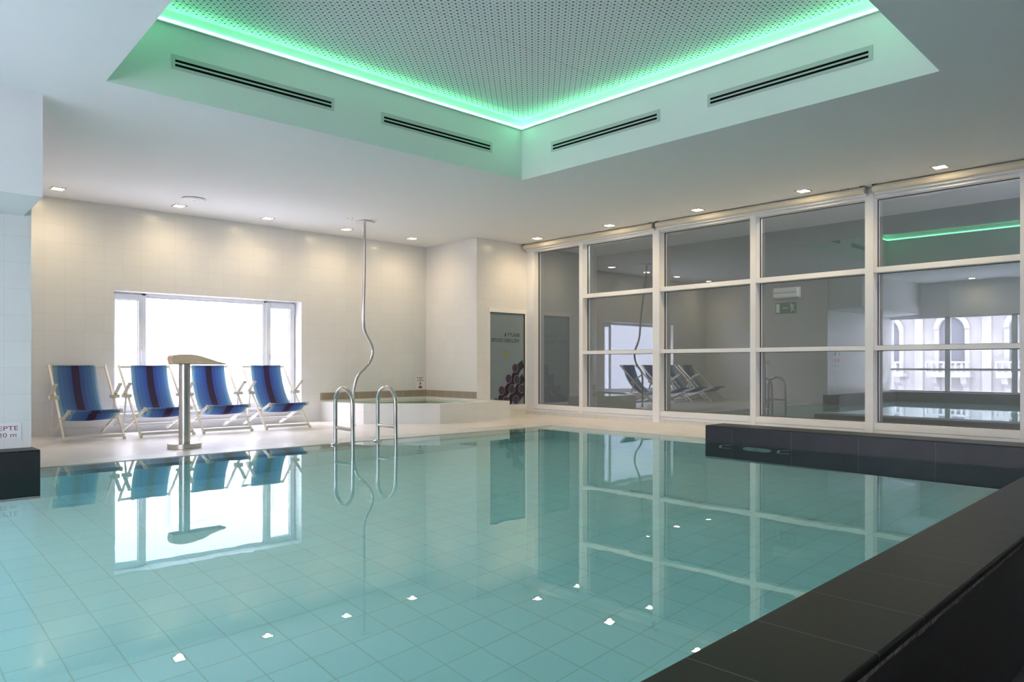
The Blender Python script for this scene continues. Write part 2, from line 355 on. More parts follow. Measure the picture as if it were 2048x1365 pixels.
# back wall with window opening
WX0, WX1, WZ0, WZ1 = 2.809, 5.49, 0.24, 1.885
bm = bmesh.new()
box(bm, 1.0, WX0, YB, YB+.4, -0.3, 3.3); box(bm, WX1, XS+.6, YB, YB+.4, -0.3, 3.3)
box(bm, WX0, WX1, YB, YB+.4, -0.3, WZ0); box(bm, WX0, WX1, YB, YB+.4, WZ1, 3.3)
struct(obj('wall_back', bm, m_wx), 'cream tiled back wall behind the deckchairs', 'wall')
bm = bmesh.new(); box(bm, WX0+.002, WX1-.002, YB-.035, YB+.24, 0.17, 0.195); box(bm, WX0+.002, WX1-.002, YB-.05, YB, 0.085, 0.11)
struct(obj('trim_4', bm, m_spa), 'white tiled ledge strips below the back window', 'ledge')
bm = bmesh.new(); box(bm, XS, XS+.5, YC+.4, YB+.0, -0.3, 3.3)
struct(obj('wall_alcove', bm, m_wy), 'cream tiled side wall of the whirlpool corner', 'wall')
PX0, PX1, PZ0, PZ1 = 8.21, 9.034, 0.205, 1.79
bm = bmesh.new()
box(bm, XS, PX0, YC-.0, YC+.4, -0.3, 3.3); box(bm, PX0, 9.35, YC+.03, YC+.4, -0.3, 3.3)
box(bm, PX0, 9.35, YC, YC+.03, 1.86, 3.3); box(bm, PX0, 9.35, YC, YC+.03, -0.3, 0.12)
struct(obj('wall_corner', bm, m_wx), 'cream tiled wall around the printed glass panel', 'wall')
# end wall with projecting bulkhead
bm = bmesh.new(); box(bm, XW-.3, XE, YE, YB+.4, -0.3, 3.3)
struct(obj('wall_left', bm, m_wx), 'white tiled end wall at the far left', 'wall')
bm = bmesh.new(); extrude(bm, [(6.70,3.02),(6.70,2.212),(YE,2.252-.08),(YE,3.02)], 'X', XW, 1.255)
bmesh.ops.transform(bm, matrix=Matrix.Identity(4), verts=bm.verts)
struct(obj('trim_5', bm, m_paint), 'white boxed bulkhead under the ceiling at far left', 'bulkhead')
# window wall to the street
bm = bmesh.new()
box(bm, XW-.3, XW, 0.15, 7.7, 2.13, 3.3); box(bm, XW-.3, XW, 0.15, 7.7, -0.5, 0.188); box(bm, XW-.3, XW, YN, 0.15, -0.5, 3.3)
struct(obj('wall_window', bm, m_paint), 'white wall above and below the street windows', 'wall')
struct(bx('wall_front', m_paint, (XW-.3, 9.5, YN-.3, YN, -0.5, 3.3)), 'white wall behind the viewpoint', 'wall')
# ceiling with coffer
CO = [(1.536,6.055),(5.834,6.052),(5.85,1.742),(1.37,1.565)]
bm = bmesh.new()
ex = [XW-.3, 11.3, YN-.3, YB+.4]
A = [(ex[0],ex[3]),(ex[1],ex[3]),(ex[1],ex[2]),(ex[0],ex[2])]
vo = [V(*p, H) for p in A]; vi = [V(*p, H) for p in CO]; vt = [V(*p, 3.30) for p in A]
for i in range(4):
    j = (i+1) % 4
    bm.faces.new((vo[i], vo[j], vi[j], vi[i]))
CB = 3.60
ceil = struct(obj('ceiling', bm, m_ceil, recalc=False), 'white plaster ceiling with a deep recessed bay', 'ceiling')
CT = 3.687
bm = bmesh.new()
lo = [V(*p, H) for p in CO]; hi = [V(*p, CT+.02) for p in CO]
for i in range(4):
    j = (i+1) % 4; bm.faces.new((lo[j], lo[i], hi[i], hi[j]))
# shell above so that no daylight leaks in
sh = [(CO[0][0]-.2,CO[0][1]+.2),(CO[1][0]+.2,CO[1][1]+.2),(CO[2][0]+.2,CO[2][1]-.2),(CO[3][0]-.2,CO[3][1]-.2)]
struct(obj('trim_6', bm, m_paint, recalc=False), 'white upstand walls of the recessed ceiling bay', 'ceiling bay')
bm = bmesh.new(); bm.faces.new([V(*p, CT) for p in (CO[0],CO[3],CO[2],CO[1])])
struct(obj('ceiling_bay', bm, m_perf), 'perforated acoustic board in the recessed ceiling bay', 'ceiling')
struct(bx('roof', m_paint, (ex[0]-.1, ex[1]+.1, ex[2]-.1, ex[3]+.1, 3.8, 4.0)), 'roof slab above the ceiling', 'roof')
bm = bmesh.new(); box(bm, ex[0]-.1, ex[0], ex[2]-.1, ex[3]+.1, 3.0, 3.8); box(bm, ex[1], ex[1]+.1, ex[2]-.1, ex[3]+.1, 3.0, 3.8)
box(bm, ex[0], ex[1], ex[2]-.1, ex[2], 3.0, 3.8); box(bm, ex[0], ex[1], ex[3], ex[3]+.1, 3.0, 3.8)
struct(obj('wall_parapet', bm, m_paint), 'outer rim of the roof', 'wall')

# LED strip round the bay
led = thing('led_strip', 'glowing green light line running round the recessed ceiling bay', 'light strip', (CO[1][0], CO[1][1], 3.585))
bmg = bmesh.new(); bmp = bmesh.new()
inn = lambda p, d: (p[0]+(d if p[0] < 3 else -d)-CO[1][0], p[1]+(d if p[1] < 3 else -d)-CO[1][1])
for i in range(4):
    j = (i+1) % 4
    a, b = CO[i], CO[j]; a0, b0, a1, b1 = inn(a, .001), inn(b, .001), inn(a, .016), inn(b, .016); a2, b2 = inn(a,.022), inn(b,.022)
    prism(bmp, [a0, b0, b2, a2][::-1], -0.010, 0.0)
    prism(bmg, [a0, b0, b1, a1][::-1], 0.001, 0.026)
obj('light_line', bmg, m_led, led); obj('profile', bmp, m_grille, led)

# ================================================================== GLASS PARTITION
gp = thing('window_1', 'large white-framed glass partition along the right side of the room', 'glass partition', (XG, 5.0, 0)); gp['kind'] = 'structure'
L = lambda d: (d[0]-XG, d[1]-XG, d[2]-5.0, d[3]-5.0, d[4], d[5])
GX = 9.20
posts = [(9.105,9.285,'c'),(7.97,8.05,'n'),(6.45,6.57,'M'),(4.915,4.996,'n'),(3.405,3.50,'M'),(1.86,1.945,'M'),(0.95,1.03,'M')]
for y0, y1, k in posts:
    zb = 0.082 if k == 'n' else 0.0
    xf = XG-0.018 if k == 'M' else XG
    bx('mullion', m_white, L((xf, GX+.05, y0, y1, zb, 2.93)), gp, 0.003)
for (y1, y0) in zip([p[0] for p in posts[:-1]], [p[1] for p in posts[1:]]):
    bx('head_rail', m_white, L((XG, GX+.05, y0, y1, 2.87, 2.93)), gp, 0.002)
    bx('sill_rail', m_white, L((XG, GX+.05, y0, y1, 0.127, 0.208)), gp, 0.002)
    bx('base_rail', m_white, L((XG+.006, GX+.05, y0, y1, 0.082, 0.123)), gp, 0.002)
    zs = [0.208, 2.87]
    if y1 < 8.5:
        for z0, z1 in ((1.987, 2.05), (1.068, 1.124)):
            bx('transom', m_white, L((XG+.002, GX+.05, y0, y1, z0, z1)), gp, 0.002)
        spans = ((0.208,1.068),(1.124,1.987),(2.05,2.87))
    else: spans = ((0.208, 2.87),)
    for z0, z1 in spans:
        pn = bx('pane', m_glass_part, L((GX, GX+.0001, y0, y1, z0, z1)), gp)
        me = pn.data; bmq = bmesh.new(); q = [bmq.verts.new(p) for p in ((GX-XG,y0-5,z0),(GX-XG,y1-5,z0),(GX-XG,y1-5,z1),(GX-XG,y0-5,z1))]; bmq.faces.new(q[::-1]); bmq.to_mesh(me); bmq.free()
        g = 0.006
        bxs('gasket', m_gasket, [L((GX-.012,GX+.006,y0,y0+g,z0,z1)),L((GX-.012,GX+.006,y1-g,y1,z0,z1)),L((GX-.012,GX+.006,y0,y1,z0,z0+g)),L((GX-.012,GX+.006,y0,y1,z1-g,z1))], gp)
struct(bx('trim_7', m_curb, (XG-.008, GX+.05, 0.9, 9.287, 0.0, 0.08)), 'pale tile skirting below the glass partition', 'skirting')
struct(bx('trim_8', m_paint, (XG+.02, GX+.05, 0.9, 9.287, 2.93, H)), 'white strip above the glass partition', 'trim')
struct(bx('wall_right', m_paint, (XG, XG+.3, YN, 0.95, -0.5, H)), 'white wall beyond the end of the glass partition', 'wall')
# corridor behind the glass
struct(bx('wall_corridor', m_corr, (11.0, 11.3, YN, YC+.4, -0.1, H)), 'grey wall of the corridor behind the glass', 'wall')
struct(bx('corridor_floor', m_corr, (GX+.05, 11.0, YN, YC+.4, -0.1, 0.02)), 'grey floor of the corridor behind the glass', 'floor')
struct(bx('wall_corridor_end', m_corr, (9.35, 11.0, YC+.02, YC+.4, 0, H)), 'grey end wall of the corridor', 'wall')

# ================================================================== PRINTED PANEL
pp = thing('printed_glass_panel', 'blue-grey glass panel with mirrored BEAUTY & WELLNESS CENTER lettering and purple dots', 'glass panel', (8.62, YC, 0.2))
PL = lambda x, z, y=0.0: (x-8.62, y, z-0.2)
def pbox(name, mat, x0, x1, z0, z1, y0, y1, bevel=0):
    return bx(name, mat, (x0-8.62, x1-8.62, y0, y1, z0-.2, z1-.2), pp, bevel)
bxs('frame', m_white, [(8.18-8.62, 9.07-8.62, -.006, .03, PZ1-.2, 1.86-.2), (8.18-8.62, 9.07-8.62, -.006, .03, .12-.2, PZ0-.2), (9.034-8.62, 9.07-8.62, -.006, .03, PZ0-.2, PZ1-.2), (8.19-8.62, 8.21-8.62, -.006, .03, PZ0-.2, PZ1-.2)], pp, 0.002)
pbox('pane', m_foil, PX0, PX1, PZ0, PZ1, 0.020, 0.026)
bxs('gasket', m_gasket, [(9.024-8.62, PX1-8.62, .004, .02, PZ0-.2, PZ1-.2), (PX0-8.62, PX1-8.62, .004, .02, PZ1-.008-.2, PZ1-.2)], pp)
def flat_poly(name, mat, pts, y, parent, sub=None):
    b = bmesh.new(); vs = [b.verts.new(PL(px, pz, y)) for px, pz in pts]; b.faces.new(vs)
    return obj(name, b, mat, parent, recalc=False)
def clipx(pts): return [(min(x, 9.024), max(z, PZ0)) for x, z in pts]
def band(name, ctrl, w0, w1):
    P = spline([(x, 0, z) for x, z in ctrl], 10); a, b_ = [], []
    for i, p in enumerate(P):
        t = (P[min(i+1, len(P)-1)]-P[max(i-1, 0)]).normalized(); n = Vector((-t.z, 0, t.x)); w = (w0+(w1-w0)*i/(len(P)-1))/2
        a.append(p+n*w); b_.append(p-n*w)
    q = bmesh.new()
    for i in range(len(P)-1):
        c = clipx([(v.x, v.z) for v in (a[i], a[i+1], b_[i+1], b_[i])])
        try: q.faces.new([q.verts.new(PL(x, z, 0.019)) for x, z in c])
        except ValueError: pass
    return obj(name, q, m_ink, pp, recalc=False)
band('stem', [(8.43,0.205),(8.52,0.36),(8.66,0.50),(8.78,0.66),(8.88,0.82),(9.02,0.93)], 0.15, 0.13)
band('stem', [(8.64,0.205),(8.74,0.34),(8.86,0.46),(8.93,0.58),(9.03,0.70)], 0.11, 0.13)
band('stem', [(8.80,0.205),(8.90,0.34),(9.03,0.46)], 0.12, 0.16)
dots = [(8.812,0.838),(8.655,0.655),(8.854,0.635),(8.492,0.455),(8.732,0.472),(8.97,0.475),(8.352,0.25),(8.592,0.275),(8.827,0.283)]
for x, z in dots:
    r = 0.068
    flat_poly('dot_outline', m_foil, clipx([(x+(r+.008)*math.cos(a*PI/20), z+(r+.008)*1.08*math.sin(a*PI/20)) for a in range(40)]), 0.0185, pp)
    flat_poly('dot', m_purple, clipx([(x+r*math.cos(a*PI/20), z+r*1.08*math.sin(a*PI/20)) for a in range(40)]), 0.018, pp)
flat_poly('dot', m_lime, [(8.597+.056*math.cos(a*PI/20), 1.084+.062*math.sin(a*PI/20)) for a in range(40)], 0.018, pp)['label'] = 'olive green dot'
def text_bm(s, size_w, cap_h, align='LEFT', ext=0.001):
    """lettering as a mesh in its own xz plane, width size_w and capital height cap_h"""
    cu = bpy.data.curves.new('lettering', 'FONT'); cu.body = s; cu.extrude = 0; cu.resolution_u = 3
    to = bpy.data.objects.new('lettering', cu); C.objects.link(to); bpy.context.view_layer.update()
    me = bpy.data.meshes.new_from_object(to.evaluated_get(bpy.context.evaluated_depsgraph_get()))
    C.objects.unlink(to); bpy.data.objects.remove(to)
    b = bmesh.new(); b.from_mesh(me); bpy.data.meshes.remove(me)
    xs = [v.co.x for v in b.verts]; ys = [v.co.y for v in b.verts]
    mx, mn, h = max(xs), min(xs), max(ys)
    for v in b.verts:
        v.co = Vector(((v.co.x-mn)/(mx-mn)*size_w, 0, v.co.y/h*cap_h))
    return b
b = text_bm('WELLNESS CENTER', 0.66, 0.062); b2 = text_bm('BEAUTY &', 0.357, 0.062)
for v in b.verts: v.co = Vector(PL(8.912-v.co.x, 1.285+v.co.z, 0.018))
for v in b2.verts: v.co = Vector(PL(8.912-v.co.x, 1.385+v.co.z, 0.018))
obj('lettering', b2, m_ink, pp, recalc=False); obj('lettering', b, m_ink, pp, recalc=False)

# ================================================================== BACK WINDOW
WY = YB+.20; wn = thing('window_2', 'wide white three-part window behind the deckchairs', 'window', (4.15, WY, WZ0)); wn['kind'] = 'structure'
Q = lambda x0, x1, y0, y1, z0, z1: (x0-4.15, x1-4.15, y0, y1, z0-WZ0, z1-WZ0)
def rect(x0, x1, z0, z1, w, y0, y1, wt=None, wb=None):
    wt = wt or w; wb = wb or w
    return [Q(x0,x0+w,y0,y1,z0,z1), Q(x1-w,x1,y0,y1,z0,z1), Q(x0+w,x1-w,y0,y1,z1-wt,z1), Q(x0+w,x1-w,y0,y1,z0,z0+wb)]
bxs('frame', m_pvc, rect(WX0-.01, WX1-.005, WZ0-.02, WZ1+.0, 0.05, 0.03, 0.10, 0.03, 0.06)+[Q(3.215,3.275,.03,.10,WZ0,WZ1), Q(4.98,5.035,.03,.10,WZ0,WZ1)], wn, 0.003)
s1 = bxs('sash', m_pvc, rect(WX0+.01, 3.235, WZ0+.03, 1.862, 0.062, 0.012, 0.07, 0.075, 0.075), wn, 0.004)
s3 = bxs('sash', m_pvc, rect(5.01, WX1-.012, WZ0+.03, 1.862, 0.072, 0.012, 0.07, 0.08, 0.075), wn, 0.004)
bx('bead', m_pvc, Q(3.275, 4.98, .04, .07, 1.835, 1.86), wn); bx('bead', m_pvc, Q(3.275, 4.98, .04, .07, WZ0+.04, WZ0+.09), wn)
for x0, x1, z0, z1 in ((2.88,3.173,.345,1.787),(3.275,4.98,.33,1.835),(5.082,5.406,.345,1.782)):
    b = bmesh.new(); f = b.faces.new([b.verts.new((x-4.15, .055, z-WZ0)) for x, z in ((x0,z0),(x1,z0),(x1,z1),(x0,z1))]); pn = obj('pane', b, m_glass_win, wn, recalc=False)
    bxs('gasket', m_gasket, [Q(x1-.005,x1,.045,.056,z0,z1), Q(x0,x1,.045,.056,z1-.006,z1)], pn)
hb = bmesh.new(); box(hb, *Q(3.205,3.225,-.006,.012,1.03,1.10)); bar(hb, (3.215-4.15,-.02,1.075-WZ0), (3.215-4.15,-.02,0.945-WZ0), .018, .012, (1,0,0)); box(hb, *Q(3.208,3.222,-.02,.0,1.06,1.085))
obj('handle', hb, m_pvc, s1, 0.003)
bx('hinge', m_gasket, Q(5.072,5.078,.006,.012,0.98,1.06), s3)
bx('hinge', m_pvc, Q(5.462,5.478,-.01,.02,1.70,1.84), s3)

# ================================================================== STREET WINDOWS (behind the left edge of the picture, seen reflected)
sw = thing('window_3', 'row of tall street windows over the dark ledge, seen reflected in the glass', 'window', (XW-.1, 3.6, 0.19)); sw['kind'] = 'structure'
S_ = lambda x0, x1, y0, y1, z0, z1: (x0-XW+.1, x1-XW+.1, y0-3.6, y1-3.6, z0-.19, z1-.19)
py = 7.53; ys = [7.53]; 
while py > 1.0: ys.append(py-1.455); py -= 1.455
for y in ys: bx('mullion', m_white, S_(XW-.14, XW-.05, y-.06, y+.06, 0.19, 2.13), sw)
for a, b_ in zip(ys[:-1], ys[1:]):
    bx('transom', m_white, S_(XW-.13, XW-.06, b_+.06, a-.06, 0.745, 0.80), sw)
    for z0, z1 in ((0.22, .745), (.80, 2.10)):
        b = bmesh.new(); b.faces.new([b.verts.new((0, y-3.6, z-.19)) for y, z in ((b_+.06,z0),(a-.06,z0),(a-.06,z1),(b_+.06,z1))]); obj('pane', b, m_glass_win, sw, recalc=False)
bx('sill', m_white, S_(XW-.25, XW-.0, .15, 7.5, 0.19, 0.222), sw); bx('head', m_white, S_(XW-.14, XW-.05, .15, 7.5, 2.10, 2.13), sw)

# ================================================================== BUILDING ACROSS THE STREET
bd = thing('stone_building', 'pale ornate stone building across the street, seen reflected', 'building', (-13, 6, -5))
def fb(name, mat, lst, par=None, bevel=0): return bxs(name, mat, [(x0+13, x1+13, y0-6, y1-6, z0+5, z1+5) for x0,x1,y0,y1,z0,z1 in lst], par or bd, bevel)
fb('wall', m_fac, [(-16,-13,-12,26,-5,11)])
fb('cornice', m_fac, [(-13,-12.5,-12,26,2.95,3.25), (-13,-12.75,-12,26,-0.9,-0.65), (-13,-12.6,-12,26,6.6,6.9)])
for k in range(15):
    y = -9.5+k*2.3
    b = bmesh.new(); pts = [(y-.42,0.9),(y+.42,0.9)]+[(y+.42*math.cos(a*PI/12), 2.25+.42*math.sin(a*PI/12)) for a in range(13)]
    extrude(b, [(p[0]-6, p[1]+5) for p in pts], 'X', 0.0, 0.03); obj('window', b, m_facd, bd)
    b = bmesh.new()
    for a in range(12):
        a0, a1 = a*PI/12, (a+1)*PI/12
        extrude(b, [(y+.44*math.cos(a0)-6, 7.25+.44*math.sin(a0)), (y+.62*math.cos(a0)-6, 7.25+.62*math.sin(a0)), (y+.62*math.cos(a1)-6, 7.25+.62*math.sin(a1)), (y+.44*math.cos(a1)-6, 7.25+.44*math.sin(a1))], 'X', 0.0, 0.22)
    box(b, 0, .16, y-.60-6, y-.44-6, 5.6, 7.25); box(b, 0, .16, y+.44-6, y+.60-6, 5.6, 7.25)
    obj('window_surround', b, m_fac, bd)
    fb('balcony', m_fac, [(-13,-12.35,y-.75,y+.75,0.42,0.56), (-12.45,-12.35,y-.75,y+.75,0.56,0.62), (-12.45,-12.35,y-.75,y+.75,0.95,1.02)]+[(-12.44,-12.36,y-.7+i*.2,y-.63+i*.2,0.62,0.95) for i in range(8)])
    for s in (-.5, .5):
        b = bmesh.new(); extrude(b, [(0,0.42+5),(0,-.35+5),(.12,-.25+5),(.2,.05+5),(.5,.2+5),(.6,.42+5)], 'Y', y+s-.1-6, y+s+.1-6)
        obj('corbel', b, m_fac, bd)
    fb('window', m_facd, [(-13,-12.97,y-.45,y+.45,-3.6,-1.2)]); fb('window', m_facd, [(-13,-12.97,y-.45,y+.45,4.0,6.0)])
    fb('pilaster', m_fac, [(-13,-12.85,y+1.0,y+1.3,-5,6.6)])
yd = thing('courtyard_building', 'overexposed white building outside the back window', 'building', (4, 17, -5))
bx('wall', m_yard, (-14, 14, 0, 3, 0, 8.6), yd)
for x in (-5, -2.6, -.2, 2.2, 4.6): bx('window_frame', m_fac, (x-.6, x+.6, -.06, 0, 5.6, 7.6), yd)
bx('roof_coping', m_yard, (-14.1, 14.1, -.15, 3.1, 8.6, 8.75), yd)
struct(bx('street', m_street, (-60, XW-.4, -40, 50, -5.2, -5)), 'pale paved street outside', 'street')
struct(bx('courtyard_ground', m_yardg, (XW-.4, 30, YB+.5, 50, -5.2, -5)), 'grey courtyard outside the back window', 'ground')

# ================================================================== WATER
bm = bmesh.new(); zw = -0.006
bm.faces.new([V(*p, zw) for p in ((XW+.37,yi(XW+.37)),(7.571,yi(7.571)),(7.571,4.739),(7.86,4.739),(7.86,7.5),(1.325,7.5),(1.325,7.171),(XW+.37,7.171))])
tag(obj('pool_water', bm, m_water, recalc=False), 'still turquoise water filling the swimming pool', 'water', kind='stuff')

# ================================================================== WHIRLPOOL TUB
SP = [(5.82,YB),(5.95,9.61),(6.79,8.82),(8.22,8.81),(8.24,YC-.008),(XS-.001,YC-.008),(XS-.001,YB-.001)]
spa = thing('whirlpool_tub', 'raised white tiled whirlpool tub in the back corner', 'whirlpool tub', (7.0, 9.8, 0))
o_ = [(p[0]-7, p[1]-9.8) for p in SP]
IN = [(5.97,10.63),(6.08,9.67),(6.84,8.97),(7.78,8.97),(7.87,9.35),(7.87,10.63)]
i_ = [(p[0]-7, p[1]-9.8) for p in IN]
bm = bmesh.new(); zt = 0.306
def ring(bm, outer, inner, z):
    vo = [bm.verts.new((*p, z)) for p in outer]; vi = [bm.verts.new((*p, z)) for p in inner]
    es = [bm.edges.new((vo[k], vo[(k+1) % len(vo)])) for k in range(len(vo))]+[bm.edges.new((vi[k], vi[(k+1) % len(vi)])) for k in range(len(vi))]
    bmesh.ops.triangle_fill(bm, use_beauty=True, edges=es)
    return vo, vi
vo, vi = ring(bm, o_, i_, zt)
vb = [bm.verts.new((*p, 0.0)) for p in o_]
for k in range(5): bm.faces.new((vb[k], vb[(k+1) % 7], vo[(k+1) % 7], vo[k]))
sb_ = [bm.verts.new((p[0]*0.97, p[1]*0.97, 0.05)) for p in i_]
for k in range(6): bm.faces.new((vi[k], vi[(k+1) % 6], sb_[(k+1) % 6], sb_[k]))
bm.faces.new(sb_)
obj('tub_shell', bm, m_spa, spa)
bm = bmesh.new(); bm.faces.new([bm.verts.new((*p, 0.288)) for p in [(x*.995, y*.995) for x, y in i_]])
so = obj('whirlpool_water', bm, m_spaw, recalc=False); so.location = (7.0, 9.8, 0)
for f in so.data.polygons:
    if f.normal.z < 0: so.data.flip_normals(); break
tag(so, 'clear pale water inside the whirlpool tub', 'water', kind='stuff')
bm = bmesh.new(); box(bm, 5.82, XS, YB-.006, YB, 0.33, 0.445); box(bm, XS-.006, XS, YC, YB-.006, 0.33, 0.445)
struct(obj('trim_9', bm, m_band), 'taupe tile band above the whirlpool tub', 'tile band')
# whirlpool notice
sn = thing('safety_notice', 'small white notice with red arrow and button on the whirlpool wall', 'sign', (7.782, YB-.001, 0.578))
bx('plate', m_sign, (-.105, .105, -.004, 0, -.122, .122), sn)
b = bmesh.new()
for r_, (zc, ws) in enumerate(((.092, (-.07,-.055,-.03,-.005,.02,.04,.065)), (.066, (-.03,-.012,.012,.03)), (.040, (-.065,-.045,-.02,0,.025,.045,.065)))):
    for x in ws: box(b, x-.008, x+.007, -.005, -.004, zc-.006-.002*(int(x*1000) % 2), zc+.007)
obj('print_lines', b, m_red, sn)
b = bmesh.new(); extrude(b, [(-.009,.02),(-.009,-.015),(-.024,-.015),(0,-.045),(.024,-.015),(.009,-.015),(.009,.02)], 'Y', -.005, -.004); obj('arrow', b, m_red, sn)
b = bmesh.new(); extrude(b, [(-.038,-.10),(.038,-.10),(.038,-.072),(.02,-.070),(.012,-.056),(-.012,-.056),(-.02,-.070),(-.038,-.072)], 'Y', -.005, -.004); obj('button_symbol', b, m_red, sn)

# ================================================================== DEPTH SIGN
ds = thing('depth_sign', 'white plate with red DIEPTE 1,20 m lettering at the left edge', 'sign', (1.240, YE, 0.337))
bx('plate', m_sign, (-.36, 0, -.004, 0, -.058, .066), ds, 0.001)
b = text_bm('DIEPTE', 0.205, 0.037)
for v in b.verts: v.co += Vector((-.026-.205, -.0045, .004))
obj('lettering', b, m_red, ds, recalc=False)
b = text_bm('1,20 m', 0.165, 0.036)
for v in b.verts: v.co += Vector((-.038-.165, -.0045, -.052))
obj('lettering', b, m_red, ds, recalc=False)
# notice on the same wall, seen only in the reflection
nt = thing('wall_notice', 'white notice with pink pictures on the end wall, seen reflected', 'sign', (-0.2, YE, 1.05)); nt.location.x = 0.80
bx('plate', m_sign, (-.2, .2, -.004, 0, -.28, .28), nt)
bxs('print', m_pink, [(-.15,-.02,-.005,-.004,-.1,.0), (.03,.15,-.005,-.004,-.1,.0)], nt)
bxs('print', m_ink, [(-.15,-.12,-.005,-.004,.05,.2), (-.08,-.02,-.005,-.004,.18,.2), (.05,.08,-.005,-.004,.05,.2), (.11,.14,-.005,-.004,.05,.2), (-.1,-.06,-.005,-.004,-.22,-.16), (.06,.1,-.005,-.004,-.22,-.16)], nt)

# ================================================================== DOWNLIGHTS
def downlight(x, y, label, group, first=None):
    if first is None:
        t = thing('downlight', label, 'ceiling light', (x, y, H), 0, group)
        b = bmesh.new(); s, i = .079, .058
        for a in ((-s,s,-s,-i),(-s,s,i,s),(-s,-i,-i,i),(i,s,-i,i)): box(b, *a, -.006, 0)
        obj('trim_ring', b, m_lamp_rim, t, 0.002)
        b = bmesh.new(); box(b, -.057, .057, -.057, .057, -.0045, -.0015)
        obj('lens', b, m_lamp, t)
    else:
        t = copy_tree(first); t.location = (x, y, H); t['label'] = label; t['group'] = group
        for c in list(t.children):
            if c.type == 'LIGHT': bpy.data.objects.remove(c)
    l = bpy.data.lights.new('downlight_lamp', 'SPOT'); l.energy = SPOT_W*(1.8 if x > 8 else 1.0); l.color = (1.0, 0.74, 0.46); l.spot_size = math.radians(160); l.spot_blend = 1.0; l.shadow_soft_size = 0.04
    lo_ = bpy.data.objects.new('downlight_lamp', l); C.objects.link(lo_); lo_.location = (0, 0, -0.012); lo_.parent = t
    return t
g1, g2, g3 = 'downlights along the tiled back wall', 'downlights along the glass partition', 'downlights along the street windows'
rowA = [(2.054,10.14,'square downlight in the far left corner, by the bulkhead'),(3.452,10.14,'square downlight just below the left round ceiling disc'),(4.674,10.12,'square downlight on the back wall row, right of the window centre'),
        (5.949,10.11,'square downlight left of the curved steel pole top'),(7.183,10.09,'square downlight over the whirlpool tub')]
rowB = [(8.70,8.65,'farthest square downlight of the partition row, over the printed panel'),(8.69,7.10,'square downlight by the first roller blind, second from the corner'),(8.69,5.565,'square downlight over the second blind, just right of its left end'),
        (8.68,4.076,'square downlight near the right end of the middle blind'),(8.69,2.585,'nearest and largest square downlight, by the right-hand blind')]
first = None
for (x, y, lb) in rowA:
    t = downlight(x, y, lb, g1, first); first = first or t
for (x, y, lb) in rowB: downlight(x, y, lb, g2, first)
for y, lb in ((6.88,'left one of two small downlights reflected in the last glass bay'), (5.38,'right one of two small downlights reflected in the last glass bay'), (3.88,'downlight by the street windows, third from the end wall'), (2.38,'downlight by the street windows, fourth from the end wall')):
    downlight(-2.05, y, lb, g3, first)

# ================================================================== CEILING DISCS
for (x, y, lb) in ((3.444,9.58,'round white ceiling disc over the left end of the window'), (5.837,9.40,'round white ceiling disc beside the pole top')):
    t = thing('ceiling_disc', lb, 'ceiling vent', (x, y, H), 0, 'round ceiling discs')
    b = bmesh.new(); disc(b, (0,0,-.022), .125, .012, 40, .145); disc(b, (0,0,-.010), .11, .010); obj('cover', b, m_plastic if False else m_white, t)
    b = bmesh.new(); disc(b, (0,0,-.034), .008, .012, 12); obj('knob', b, m_white, t)

# ================================================================== AIR GRILLES
def grille(label, loc, rz):
    t = thing('air_grille', label, 'air vent', loc, rz, 'slot grilles in the ceiling bay'); w, h = 0.717, 0.057
    bxs('frame', m_grille, [(-w,w,-.005,0,-h,-.033),(-w,w,-.005,0,.018+.0,h),(-w,-w+.03,-.005,0,-.033,.018),(w-.03,w,-.005,0,-.033,.018),(-w+.03,w-.03,-.006,0,-.016,.001)], t)
    for z0, z1 in ((-.033,-.016),(.001,.018)): bx('slot', m_black, (-w+.03, w-.03, -.0066, 0, z0-.001, z1+.001), t)
    return t
cy = CO[1][1]-.0
grille('slot air grille on the left face of the ceiling bay, nearer the left edge', (2.716, cy, 3.293), 0)
grille('slot air grille on the left face of the ceiling bay, beside the bay corner', (4.66, cy, 3.293), 0)
grille('slot air grille on the right face of the ceiling bay, beside the bay corner', (5.837, 4.87, 3.289), -PI/2)
grille('slot air grille on the right face of the ceiling bay, nearer the right edge', (5.843, 2.918, 3.286), -PI/2)

# ================================================================== ROLLER BLINDS
def blind(y0, y1, label):
    t = thing('roller_blind', label, 'roller blind', (8.985, (y0+y1)/2, 2.961), 0, 'rolled-up blinds above the glass partition'); h = (y0-y1)/2
    b = bmesh.new(); tube(b, [(0,-h,0),(0,h,0)], .042, 20); obj('cloth_roll', b, m_blind, t, smooth='auto')
    b = bmesh.new(); box(b, .03, .06, -h, h, -.062, -.030); obj('bottom_bar', b, m_white, t, .004)
    for s in (-1, 1):
        b = bmesh.new(); box(b, -.02, .045, min(s*(h+.004),s*(h+.012)), max(s*(h+.004),s*(h+.012)), -.035, .055)
        box(b, -.05, .04, min(s*(h+.012),s*(h-.05)), max(s*(h+.012),s*(h-.05)), .047, .055); obj('bracket', b, m_steel2, t)
blind(9.26, 6.515, 'rolled-up cream blind nearest the printed panel')
blind(6.45, 3.47, 'rolled-up cream blind in the middle of the partition')
blind(3.38, 1.15, 'rolled-up cream blind at the right edge of the picture')
for y, lb in ((3.70,'flat grey clip on the ceiling, farther from the blind joint'), (3.565,'flat grey clip on the ceiling, nearer the blind joint')):
    t = bx('ceiling_clip', m_steel2, (-.03,.03,-.05,.05,-.012,0)); t.location = (8.97, y, H); tag(t, lb, 'clip', 'ceiling clips by the blinds')

